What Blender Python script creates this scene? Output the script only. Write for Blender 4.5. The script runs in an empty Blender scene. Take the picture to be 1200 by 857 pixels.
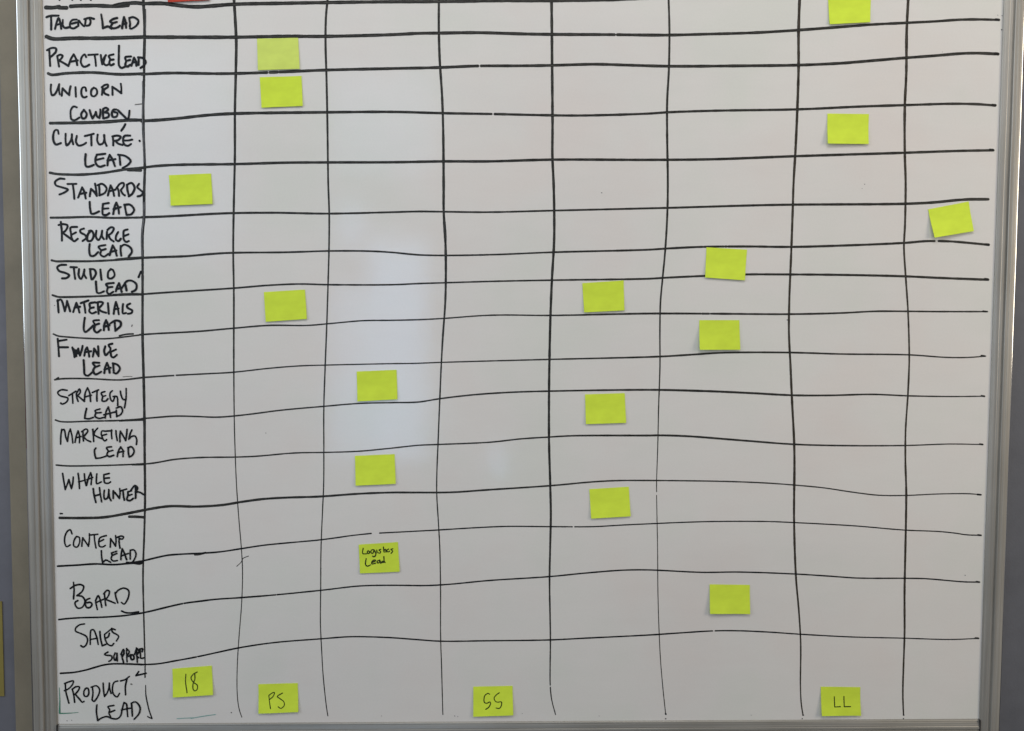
import bpy, math, random
from mathutils import Vector, noise

# ------------------------------------------------------------------ camera
S = bpy.context.scene
COL = S.collection
F = 950.0                       # focal length in photo pixels (photo 1200 x 857)
D = 0.97                        # camera to board, metres
CZ = 1.35                       # camera height
v = Vector((486 - 600, 20200 - 428.5, F)).normalized()          # world down, in camera axes
p1 = Vector((70 - 600, 848.3 - 428.5, F)); p2 = Vector((1146 - 600, 842.3 - 428.5, F))
n = p1.cross(p2).normalized()
h = v.cross(n).normalized()                                      # world right
if h.x < 0: h = -h
fw = h.cross(v).normalized()                                     # world into the board
CAM = Vector((0, -D, CZ))

def board(px, py, y=0.0):
    """photo measurement -> the point of the plane at depth y it shows"""
    d = Vector((px - 600, py - 428.5, F))
    t = (D + y) / d.dot(fw)
    return Vector((d.dot(h) * t, y, CZ - d.dot(v) * t))

cam_d = bpy.data.cameras.new('camera'); cam = bpy.data.objects.new('camera', cam_d)
COL.objects.link(cam)
def to_world(c): return Vector((c.dot(h), c.dot(fw), -c.dot(v)))
from mathutils import Matrix
cx_, cy_, cz_ = to_world(Vector((1, 0, 0))), to_world(Vector((0, -1, 0))), to_world(Vector((0, 0, -1)))
M = Matrix(((cx_.x, cy_.x, cz_.x, CAM.x), (cx_.y, cy_.y, cz_.y, CAM.y), (cx_.z, cy_.z, cz_.z, CAM.z), (0, 0, 0, 1)))
cam.matrix_world = M
cam_d.sensor_width = 36; cam_d.sensor_fit = 'HORIZONTAL'; cam_d.lens = 36 * F / 1200
cam_d.clip_start = 0.02; cam_d.clip_end = 50
S.camera = cam
S.view_settings.view_transform = 'Standard'; S.view_settings.look = 'None'
S.view_settings.exposure = 0.0; S.view_settings.gamma = 1
S.render.resolution_x = 1024; S.render.resolution_y = 731

# ------------------------------------------------------------------ light
W = bpy.data.worlds.new('World'); S.world = W; W.use_nodes = True
bg = W.node_tree.nodes['Background']
bg.inputs[0].default_value = (1.0, 0.965, 0.95, 1); bg.inputs[1].default_value = 0.23

def lamp(name, loc, target, sx, sy, power, col):
    d = bpy.data.lights.new(name, 'AREA'); d.shape = 'RECTANGLE'; d.size = sx; d.size_y = sy
    d.energy = power; d.color = col
    o = bpy.data.objects.new(name, d); COL.objects.link(o); o.location = loc
    o.rotation_euler = (Vector(target) - Vector(loc)).to_track_quat('-Z', 'Y').to_euler()
    return o
CEN = (0, 0, CZ)
lamp('ceiling_lamp', (0.1, -1.3, CZ + 1.55), (0.1, -0.1, CZ + 0.1), 1.6, 0.7, 17.5, (1.0, 0.95, 0.90))
lamp('left_window_light', (-1.9, -1.2, CZ + 0.68), (-0.2, 0, CZ + 0.68), 0.9, 1.4, 13.8, (0.84, 0.93, 1.0))
lamp('right_lamp', (1.9, -1.0, CZ + 0.42), (0.2, 0, CZ + 0.42), 0.6, 1.0, 13.5, (1.0, 0.86, 0.68))

def reflected_window(name, x0, y0, x1, y1, L, radiance, col):
    """a window behind the photographer whose mirror image falls on this patch of the board"""
    a, b = board(x0, y0), board(x1, y1)
    k = 1 + L / D
    ax, az = a.x * k, CZ + (a.z - CZ) * k
    bx, bz = b.x * k, CZ + (b.z - CZ) * k
    sx, sz = abs(bx - ax), abs(bz - az)
    lamp(name, ((ax + bx) / 2, -L, (az + bz) / 2), ((ax + bx) / 2, 0, (az + bz) / 2), sx, sz,
         radiance * math.pi * sx * sz, col)
reflected_window('window_light', 432, 282, 500, 538, 3.0, 3.5, (0.38, 0.64, 1.0))
reflected_window('window_light', 388, 335, 431, 535, 3.0, 2.6, (0.38, 0.64, 1.0))
reflected_window('window_light', 398, 235, 425, 290, 3.0, 2.6, (0.38, 0.64, 1.0))
reflected_window('window_light', 576, 520, 592, 560, 3.0, 3.4, (0.38, 0.64, 1.0))

reflected_window('window_light', 60, 50, 276, 300, 3.0, 1.35, (0.40, 0.66, 1.0))
reflected_window('window_light', 388, 80, 508, 205, 3.0, 1.3, (0.40, 0.66, 1.0))

# ------------------------------------------------------------------ materials
def mat(name, base, rough=0.5, metal=0.0, spec=0.5):
    m = bpy.data.materials.new(name); m.use_nodes = True
    b = m.node_tree.nodes['Principled BSDF']
    b.inputs['Base Color'].default_value = (*base, 1); b.inputs['Roughness'].default_value = rough
    b.inputs['Metallic'].default_value = metal; b.inputs['Specular IOR Level'].default_value = spec
    return m, m.node_tree.nodes, m.node_tree.links, b

def ramp(N, stops):
    r = N.new('ShaderNodeValToRGB'); e = r.color_ramp.elements
    while len(e) < len(stops): e.new(0.5)
    for k, (p, c) in enumerate(stops):
        e[k].position = p; e[k].color = (*c, 1) if len(c) == 3 else c
    return r

def noise_node(N, L, scale, detail=2, stretch=None, rough=0.5, coord='Object'):
    tc = N.new('ShaderNodeTexCoord'); mp = N.new('ShaderNodeMapping')
    if stretch: mp.inputs['Scale'].default_value = stretch
    nz = N.new('ShaderNodeTexNoise'); nz.inputs['Scale'].default_value = scale
    nz.inputs['Detail'].default_value = detail; nz.inputs['Roughness'].default_value = rough
    L.new(tc.outputs[coord], mp.inputs[0]); L.new(mp.outputs[0], nz.inputs[0])
    return nz

def mixc(N, L, mode, fac, a, b):
    m = N.new('ShaderNodeMix'); m.data_type = 'RGBA'; m.blend_type = mode
    for sock, val in ((m.inputs[0], fac), (m.inputs[6], a), (m.inputs[7], b)):
        if hasattr(val, 'links') or isinstance(val, bpy.types.NodeSocket): L.new(val, sock)
        elif isinstance(val, (int, float)): sock.default_value = val
        else: sock.default_value = (*val, 1)
    return m.outputs[2]

# white enamel with faint ghosts of wiped-off marker
enamel, N, L, B = mat('white_enamel', (0.76, 0.76, 0.75), 0.16)
g1 = noise_node(N, L, 5.5, 3, (1, 1, 1), 0.6)
r1 = ramp(N, [(0.34, (0.962, 0.99, 0.968)), (0.50, (1, 1, 1)), (0.68, (1.0, 0.968, 0.962))]); L.new(g1.outputs[0], r1.inputs[0])
g2 = noise_node(N, L, 2.6, 4, (1, 1, 1.7), 0.6)
r2 = ramp(N, [(0.30, (0.965, 0.965, 0.97)), (0.60, (1, 1, 1))]); L.new(g2.outputs[0], r2.inputs[0])
g3 = noise_node(N, L, 38, 3, (0.35, 1, 1.6), 0.65)
r3 = ramp(N, [(0.30, (0.985, 0.985, 0.985)), (0.65, (1, 1, 1))]); L.new(g3.outputs[0], r3.inputs[0])
c = mixc(N, L, 'MULTIPLY', 1.0, (0.775, 0.765, 0.74), r1.outputs[0])
c = mixc(N, L, 'MULTIPLY', 1.0, c, r2.outputs[0]); c = mixc(N, L, 'MULTIPLY', 1.0, c, r3.outputs[0])
g4 = noise_node(N, L, 420, 2)
r4 = ramp(N, [(0.25, (0.975, 0.975, 0.975)), (0.75, (1, 1, 1))]); L.new(g4.outputs[0], r4.inputs[0])
c = mixc(N, L, 'MULTIPLY', 1.0, c, r4.outputs[0])
L.new(c, B.inputs['Base Color'])
rr = ramp(N, [(0.3, (0.075,) * 3), (0.7, (0.13,) * 3)]); L.new(g2.outputs[0], rr.inputs[0])
L.new(rr.outputs[0], B.inputs['Roughness'])
bp = N.new('ShaderNodeBump'); bp.inputs['Strength'].default_value = 0.05; bp.inputs['Distance'].default_value = 0.001
g5 = noise_node(N, L, 60, 2); L.new(g5.outputs[0], bp.inputs['Height']); L.new(bp.outputs[0], B.inputs['Normal'])

# anodised aluminium with fine extrusion streaks
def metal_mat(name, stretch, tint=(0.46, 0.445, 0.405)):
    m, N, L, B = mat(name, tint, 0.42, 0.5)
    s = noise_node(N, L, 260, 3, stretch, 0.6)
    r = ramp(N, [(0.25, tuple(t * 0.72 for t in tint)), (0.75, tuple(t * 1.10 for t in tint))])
    L.new(s.outputs[0], r.inputs[0])
    d = noise_node(N, L, 9, 4)
    rd = ramp(N, [(0.35, (0.90, 0.89, 0.87)), (0.6, (1, 1, 1))]); L.new(d.outputs[0], rd.inputs[0])
    L.new(mixc(N, L, 'MULTIPLY', 1.0, r.outputs[0], rd.outputs[0]), B.inputs['Base Color'])
    q = ramp(N, [(0.3, (0.36,) * 3), (0.7, (0.50,) * 3)]); L.new(s.outputs[0], q.inputs[0]); L.new(q.outputs[0], B.inputs['Roughness'])
    b = N.new('ShaderNodeBump'); b.inputs['Strength'].default_value = 0.12; b.inputs['Distance'].default_value = 0.0003
    L.new(s.outputs[0], b.inputs['Height']); L.new(b.outputs[0], B.inputs['Normal'])
    return m
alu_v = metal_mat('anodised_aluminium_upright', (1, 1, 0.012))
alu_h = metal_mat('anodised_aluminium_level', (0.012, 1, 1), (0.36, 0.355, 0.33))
rim_m, *_ = mat('polished_aluminium_edge', (0.62, 0.63, 0.64), 0.13, 1.0)
gap_m, *_ = mat('joint_shadow_gasket', (0.03, 0.03, 0.03), 0.8)

# whiteboard marker ink; UV.x runs along the stroke in metres, UV.y across it
def ink(name, dark, pale, amount, rough=0.38):
    m, N, L, B = mat(name, dark, rough, 0, 0.22)
    uv = N.new('ShaderNodeTexCoord'); mp = N.new('ShaderNodeMapping'); mp.inputs['Scale'].default_value = (90, 1.6, 1)
    nz = N.new('ShaderNodeTexNoise'); nz.inputs['Scale'].default_value = 1.0; nz.inputs['Detail'].default_value = 4
    nz.inputs['Roughness'].default_value = 0.7
    L.new(uv.outputs['UV'], mp.inputs[0]); L.new(mp.outputs[0], nz.inputs[0])
    sx = N.new('ShaderNodeSeparateXYZ'); L.new(uv.outputs['UV'], sx.inputs[0])
    ab = N.new('ShaderNodeMath'); ab.operation = 'ABSOLUTE'; L.new(sx.outputs[1], ab.inputs[0])
    cr = ramp(N, [(0.15, (1, 1, 1)), (0.85, (0, 0, 0))]); L.new(ab.outputs[0], cr.inputs[0])
    th = ramp(N, [(0.40, (0, 0, 0)), (0.68, (1, 1, 1))]); L.new(nz.outputs[0], th.inputs[0])
    mu = N.new('ShaderNodeMath'); mu.operation = 'MULTIPLY'; L.new(cr.outputs[0], mu.inputs[0]); L.new(th.outputs[0], mu.inputs[1])
    mu2 = N.new('ShaderNodeMath'); mu2.operation = 'MULTIPLY'; mu2.inputs[1].default_value = amount; L.new(mu.outputs[0], mu2.inputs[0])
    L.new(mixc(N, L, 'MIX', mu2.outputs[0], dark, pale), B.inputs['Base Color'])
    return m
ink_black = ink('black_marker_ink', (0.006, 0.007, 0.008), (0.03, 0.03, 0.034), 0.5)
ink_grid = ink('black_marker_ink_line', (0.012, 0.012, 0.011), (0.10, 0.10, 0.09), 0.85)
ink_brown = ink('brownish_marker_ink_line', (0.020, 0.016, 0.012), (0.12, 0.105, 0.085), 0.9)
ink_worn = ink('worn_marker_ink', (0.03, 0.03, 0.033), (0.34, 0.34, 0.35), 1.0)
ink_faint = ink('thin_dry_marker_ink', (0.10, 0.095, 0.09), (0.25, 0.24, 0.23), 1.0)
ink_green = ink('green_marker_ink', (0.045, 0.20, 0.13), (0.20, 0.42, 0.33), 1.0)
ink_teal = ink('faded_teal_marker_ink', (0.20, 0.40, 0.37), (0.40, 0.54, 0.51), 1.0)
ink_pen = ink('fineliner_ink', (0.02, 0.035, 0.006), (0.05, 0.08, 0.01), 0.6, 0.6)
ink_pen2 = ink('ballpoint_ink', (0.045, 0.06, 0.008), (0.11, 0.15, 0.015), 0.8, 0.6)

def paper(name, base, var=0.06):
    m, N, L, B = mat(name, base, 0.75, 0, 0.25)
    s = noise_node(N, L, 45, 3, (1, 1, 1.8))
    r = ramp(N, [(0.3, tuple(x * (1 - var) for x in base)), (0.7, tuple(min(1, x * (1 + var)) for x in base))])
    L.new(s.outputs[0], r.inputs[0])
    oi = N.new('ShaderNodeObjectInfo'); hs = N.new('ShaderNodeHueSaturation'); mr = N.new('ShaderNodeMapRange')
    mr.inputs[3].default_value = 0.99; mr.inputs[4].default_value = 1.08
    L.new(oi.outputs['Random'], mr.inputs[0]); L.new(mr.outputs[0], hs.inputs['Value']); L.new(r.outputs[0], hs.inputs['Color'])
    L.new(hs.outputs[0], B.inputs['Base Color'])
    f = noise_node(N, L, 900, 2)
    b = N.new('ShaderNodeBump'); b.inputs['Strength'].default_value = 0.15; b.inputs['Distance'].default_value = 0.0002
    L.new(f.outputs[0], b.inputs['Height']); L.new(b.outputs[0], B.inputs['Normal'])
    return m
paper_lime = paper('lime_sticky_paper', (0.645, 0.82, 0.062))
paper_pale = paper('faded_lime_sticky_paper', (0.62, 0.745, 0.155))
paper_red = paper('red_sticky_paper', (0.46, 0.05, 0.028), 0.12)
paper_yellow = paper('yellow_paper', (0.26, 0.21, 0.06))

def wall_mat(name, base):
    m, N, L, B = mat(name, base, 0.6, 0, 0.3)
    s = noise_node(N, L, 14, 5, None, 0.65)
    r = ramp(N, [(0.3, tuple(x * 0.86 for x in base)), (0.7, tuple(x * 1.10 for x in base))])
    L.new(s.outputs[0], r.inputs[0]); L.new(r.outputs[0], B.inputs['Base Color'])
    f = noise_node(N, L, 350, 3)
    b = N.new('ShaderNodeBump'); b.inputs['Strength'].default_value = 0.25; b.inputs['Distance'].default_value = 0.0006
    L.new(f.outputs[0], b.inputs['Height']); L.new(b.outputs[0], B.inputs['Normal'])
    return m
wall_slate = wall_mat('slate_blue_wall_paint', (0.165, 0.166, 0.188))
trim_grey = wall_mat('warm_grey_trim_paint', (0.235, 0.205, 0.15))

# ------------------------------------------------------------------ mesh helpers
def link(name, verts, faces, material, parent=None, uvs=None, smooth=False):
    me = bpy.data.meshes.new(name); me.from_pydata(verts, [], faces)
    if uvs:
        ul = me.uv_layers.new(name='UVMap')
        for lp in me.loops: ul.data[lp.index].uv = uvs[lp.vertex_index]
    for p in me.polygons: p.use_smooth = smooth
    me.materials.append(material); me.update()
    o = bpy.data.objects.new(name, me); COL.objects.link(o)
    if parent: o.parent = parent
    return o

def tag(o, label=None, cat=None, group=None, kind=None):
    for k, x in (('label', label), ('category', cat), ('group', group), ('kind', kind)):
        if x: o[k] = x
    return o

def box(name, x0, x1, y0, y1, z0, z1, material, parent=None, bevel=0.0):
    vs = [(x, y, z) for x in (x0, x1) for y in (y0, y1) for z in (z0, z1)]
    fs = [(0, 1, 3, 2), (4, 6, 7, 5), (0, 4, 5, 1), (2, 3, 7, 6), (0, 2, 6, 4), (1, 5, 7, 3)]
    o = link(name, vs, fs, material, parent)
    if bevel:
        m = o.modifiers.new('bevel', 'BEVEL'); m.width = bevel; m.segments = 2
    return o

# the board's edges, measured in the photo where enamel meets aluminium
XL = (board(50.6, 0).x + board(67.6, 850).x) / 2
XR = (board(1175.6, 0).x + board(1147, 850).x) / 2
ZB = (board(80, 848).z + board(1140, 842.6).z) / 2
ZT = board(600, 0).z + 0.28
PITCH = D / F

# ------------------------------------------------------------------ wall and added unseen floor
floor_dark, *_ = mat('dark_floor_blocker', (0.07, 0.068, 0.065), 0.9)
tag(box('unseen_floor', -3.2, 3.2, -4.0, 0.12, -0.1, 0.0, floor_dark), kind='structure')  # unseen dark slab, added to block world light from below
tag(box('wall', -3.2, 3.2, 0.034, 0.12, 0.001, 2.9, wall_slate), kind='structure')
XO = XL - 0.0315
wall_dark = wall_mat('dark_slate_wall_panel_paint', (0.135, 0.143, 0.165))
tag(box('wall_panel', 0.2, 3.2, 0.028, 0.0337, 0.002, 2.9, wall_dark), kind='structure')
tag(box('wall_trim', XO - 0.0335, XO + 0.012, 0.022, 0.0338, 0.002, 2.9, trim_grey, bevel=0.003), kind='structure')

# ------------------------------------------------------------------ whiteboard
wb = bpy.data.objects.new('whiteboard', None); COL.objects.link(wb)
tag(wb, 'big white dry-erase board with silver aluminium frame and hand-drawn black grid of roles', 'whiteboard')
box('board_panel', XL - 0.008, XR + 0.008, 0.0, 0.006, ZB - 0.008, ZT + 0.008, enamel, wb)

# extruded frame section: (distance outward from the enamel edge, height above the enamel), metres
PROF = [(0.0, 0.0004), (0.0002, 0.0012), (0.0008, 0.0019), (0.0018, 0.0024), (0.0024, 0.0021), (0.0036, 0.0026), (0.0056, 0.0031),
        (0.0070, 0.0035), (0.0078, 0.0033), (0.0086, 0.0038), (0.0106, 0.0041), (0.0113, 0.0039), (0.0116, 0.0032), (0.0130, 0.0032),
        (0.0133, 0.0056), (0.0140, 0.0062), (0.0170, 0.0065), (0.0175, 0.0062), (0.0180, 0.0066), (0.0215, 0.0068), (0.0221, 0.0066), (0.0243, 0.0066)]
RIM = [(0.0243, 0.0066), (0.0249, 0.0065), (0.0255, 0.0061), (0.0260, 0.0055), (0.0263, 0.0047), (0.0264, 0.0038), (0.0264, -0.0180), (0.0230, -0.0180)]
def rail(kind, pos, sgn, a, b, material, k_=1.0):
    """kind 'v': upright at x=pos from z=a..b; kind 'h': level at z=pos from x=a..b; sgn = outward direction"""
    nseg = 24
    def sweep(prof, name, mt, parent, smooth):
        vs, fs = [], []
        for k in range(nseg + 1):
            t = a + (b - a) * k / nseg
            wob = 0.00015 * math.sin(k * 1.9 + pos * 7)
            for s, hh in prof:
                q = pos + sgn * (s * k_ + wob * min(1, s / 0.01))
                vs.append((q, -hh, t) if kind == 'v' else (t, -hh, q))
        m = len(prof)
        for k in range(nseg):
            for j in range(m - 1):
                fs.append((k * m + j, k * m + j + 1, (k + 1) * m + j + 1, (k + 1) * m + j))
        fs.append(tuple(range(m))); fs.append(tuple(nseg * m + j for j in reversed(range(m))))
        o = link(name, vs, fs, mt, parent, smooth=smooth)
        return o
    o = sweep(PROF, 'frame_rail', material, wb, False)
    sweep(RIM, 'rounded_edge', rim_m, o, False)
    return o
OUT = 0.0264
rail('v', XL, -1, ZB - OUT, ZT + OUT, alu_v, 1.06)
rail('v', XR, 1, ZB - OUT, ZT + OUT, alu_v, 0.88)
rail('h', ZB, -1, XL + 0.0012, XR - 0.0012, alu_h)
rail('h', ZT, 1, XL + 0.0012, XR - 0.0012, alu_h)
for xg in (XL + 0.0006, XR - 0.0006):
    box('rail_joint', xg - 0.0006, xg + 0.0006, -0.0045, -0.0002, ZB - OUT, ZB, gap_m, wb)
# red reflection painted as a thin strip on the left rail's outer corner
tag(link('edge_red_reflection', *(lambda pts: ([(x, y, z) for z0, z1 in pts for x, y in ((XL - 0.0271, -0.0064), (XL - 0.02825, -0.0042)) for z in (z0, z1)],
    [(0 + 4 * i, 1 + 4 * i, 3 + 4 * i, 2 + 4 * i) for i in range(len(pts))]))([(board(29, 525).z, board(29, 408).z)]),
    mat('painted_red_reflection', (0.30, 0.055, 0.06), 0.5)[0], wb), 'thin red reflection painted along the outer edge of the left rail')

# ------------------------------------------------------------------ marker strokes
rng = random.Random(5)
def catmull(P, step=1.0):
    if len(P) < 3:
        out = []
        for i in range(len(P) - 1):
            d = (P[i + 1] - P[i]).length; m = max(1, int(d / step))
            out += [P[i].lerp(P[i + 1], k / m) for k in range(m)]
        return out + [P[-1]]
    Q = [P[0] * 2 - P[1]] + P + [P[-1] * 2 - P[-2]]
    out = []
    for i in range(1, len(Q) - 2):
        a, b, c, d = Q[i - 1:i + 3]
        m = max(1, int((c - b).length / step))
        t0 = 0; t1 = max((b - a).length, 1e-4) ** .5; t2 = t1 + max((c - b).length, 1e-4) ** .5; t3 = t2 + max((d - c).length, 1e-4) ** .5
        for k in range(m):
            t = t1 + (t2 - t1) * k / m
            A1 = a * ((t1 - t) / (t1 - t0)) + b * ((t - t0) / (t1 - t0))
            A2 = b * ((t2 - t) / (t2 - t1)) + c * ((t - t1) / (t2 - t1))
            A3 = c * ((t3 - t) / (t3 - t2)) + d * ((t - t2) / (t3 - t2))
            B1 = A1 * ((t2 - t) / (t2 - t0)) + A2 * ((t - t0) / (t2 - t0))
            B2 = A2 * ((t3 - t) / (t3 - t1)) + A3 * ((t - t1) / (t3 - t1))
            out.append(B1 * ((t2 - t) / (t2 - t1)) + B2 * ((t - t1) / (t2 - t1)))
    out.append(P[-1].copy())
    return out

class Strokes:
    def __init__(s, base, surf=None):
        s.v, s.f, s.u = [], [], []; s.off = base; s.surf = surf; s.dark = None
    def put(s, p, off, uv):
        w = board(p.x, p.y)
        y = -off
        if s.surf: y -= s.surf(w.x, w.z)
        s.v.append((w.x, y, w.z)); s.u.append(uv)
    def stroke(s, pts, width, jit=0.08):
        """pts in photo pixels, width a number or [(t or coordinate fraction 0..1, width)...] = full width in pixels"""
        P = catmull([Vector(p) for p in pts], 1.0 if len(pts) < 12 else 1.4)
        Q = [P[0]]
        for p in P[1:]:
            if (p - Q[-1]).length > 0.25: Q.append(p)
        if len(Q) == 1: Q.append(Q[0] + Vector((0.4, 0)))
        seed = rng.uniform(0, 99); u0 = rng.uniform(0, 50); L_ = 0; tot = sum((Q[i + 1] - Q[i]).length for i in range(len(Q) - 1))
        rows = []
        def halfw(t, l):
            w = width if isinstance(width, (int, float)) else None
            if w is None:
                for (a, wa), (b, wb_) in zip(width, width[1:]):
                    if a <= t <= b: w = wa + (wb_ - wa) * (t - a) / max(b - a, 1e-6); break
                else: w = width[-1][1]
            return 0.5 * w * (1 + jit * 2 * noise.noise(Vector((l * 0.09, seed, 0))) + jit * noise.noise(Vector((l * 0.5, seed, 7))))
        N_ = len(Q)
        def add_row(c, nrm, hw, off, l):
            i = len(s.v)
            for k, q in enumerate((-1, 0, 1)):
                s.put(c + nrm * hw * q, off, (u0 + l * PITCH, q))
            rows.append(i)
        for i, q in enumerate(Q):
            d = (Q[min(i + 1, N_ - 1)] - Q[max(i - 1, 0)]).normalized(); nrm = Vector((-d.y, d.x))
            t = L_ / max(tot, 1e-6); off = s.off + 0.000003 * t; hw = halfw(t, L_)
            if i == 0:
                for a in (80, 55, 30): r = math.radians(a); add_row(q - d * hw * math.sin(r), nrm, hw * math.cos(r), off, L_)
            add_row(q, nrm, hw, off, L_)
            if i == N_ - 1:
                for a in (30, 55, 80): r = math.radians(a); add_row(q + d * hw * math.sin(r), nrm, hw * math.cos(r), off, L_)
            if i < N_ - 1: L_ += (Q[i + 1] - q).length
        for a, b in zip(rows, rows[1:]):
            s.f += [(a, a + 1, b + 1, b), (a + 1, a + 2, b + 2, b + 1)]
        s.off += 0.000004
    def build(s, name, material, parent):
        o = link(name, s.v, s.f, material, parent, s.u)
        if s.dark is not None:
            o.data.materials.append(ink_black)
            for p in o.data.polygons:
                if p.index >= s.dark: p.material_index = 1
        return o

def cut(pts, gaps, axis):
    """split a polyline (dense) at the wiped gaps"""
    dense = catmull([Vector(p) for p in pts], 1.0)
    segs, cur = [], []
    for p in dense:
        c = p[axis]
        if any(abs(c - g) < w / 2 for g, w in gaps):
            if len(cur) > 1: segs.append(cur)
            cur = []
        else: cur.append(p)
    if len(cur) > 1: segs.append(cur)
    return segs

def thin(seg):
    out = seg[::6]
    if out[-1] is not seg[-1]: out.append(seg[-1])
    return [(p.x, p.y) for p in out]

def wprof(prof, a, b):
    """(coordinate, width) pairs -> (fraction, width) on a..b"""
    def at(c):
        for (x0, w0), (x1, w1) in zip(prof, prof[1:]):
            if x0 <= c <= x1: return w0 + (w1 - w0) * (c - x0) / (x1 - x0)
        return prof[-1][1] if c > prof[-1][0] else prof[0][1]
    return [(k / 12, at(a + (b - a) * k / 12)) for k in range(13)]

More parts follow.
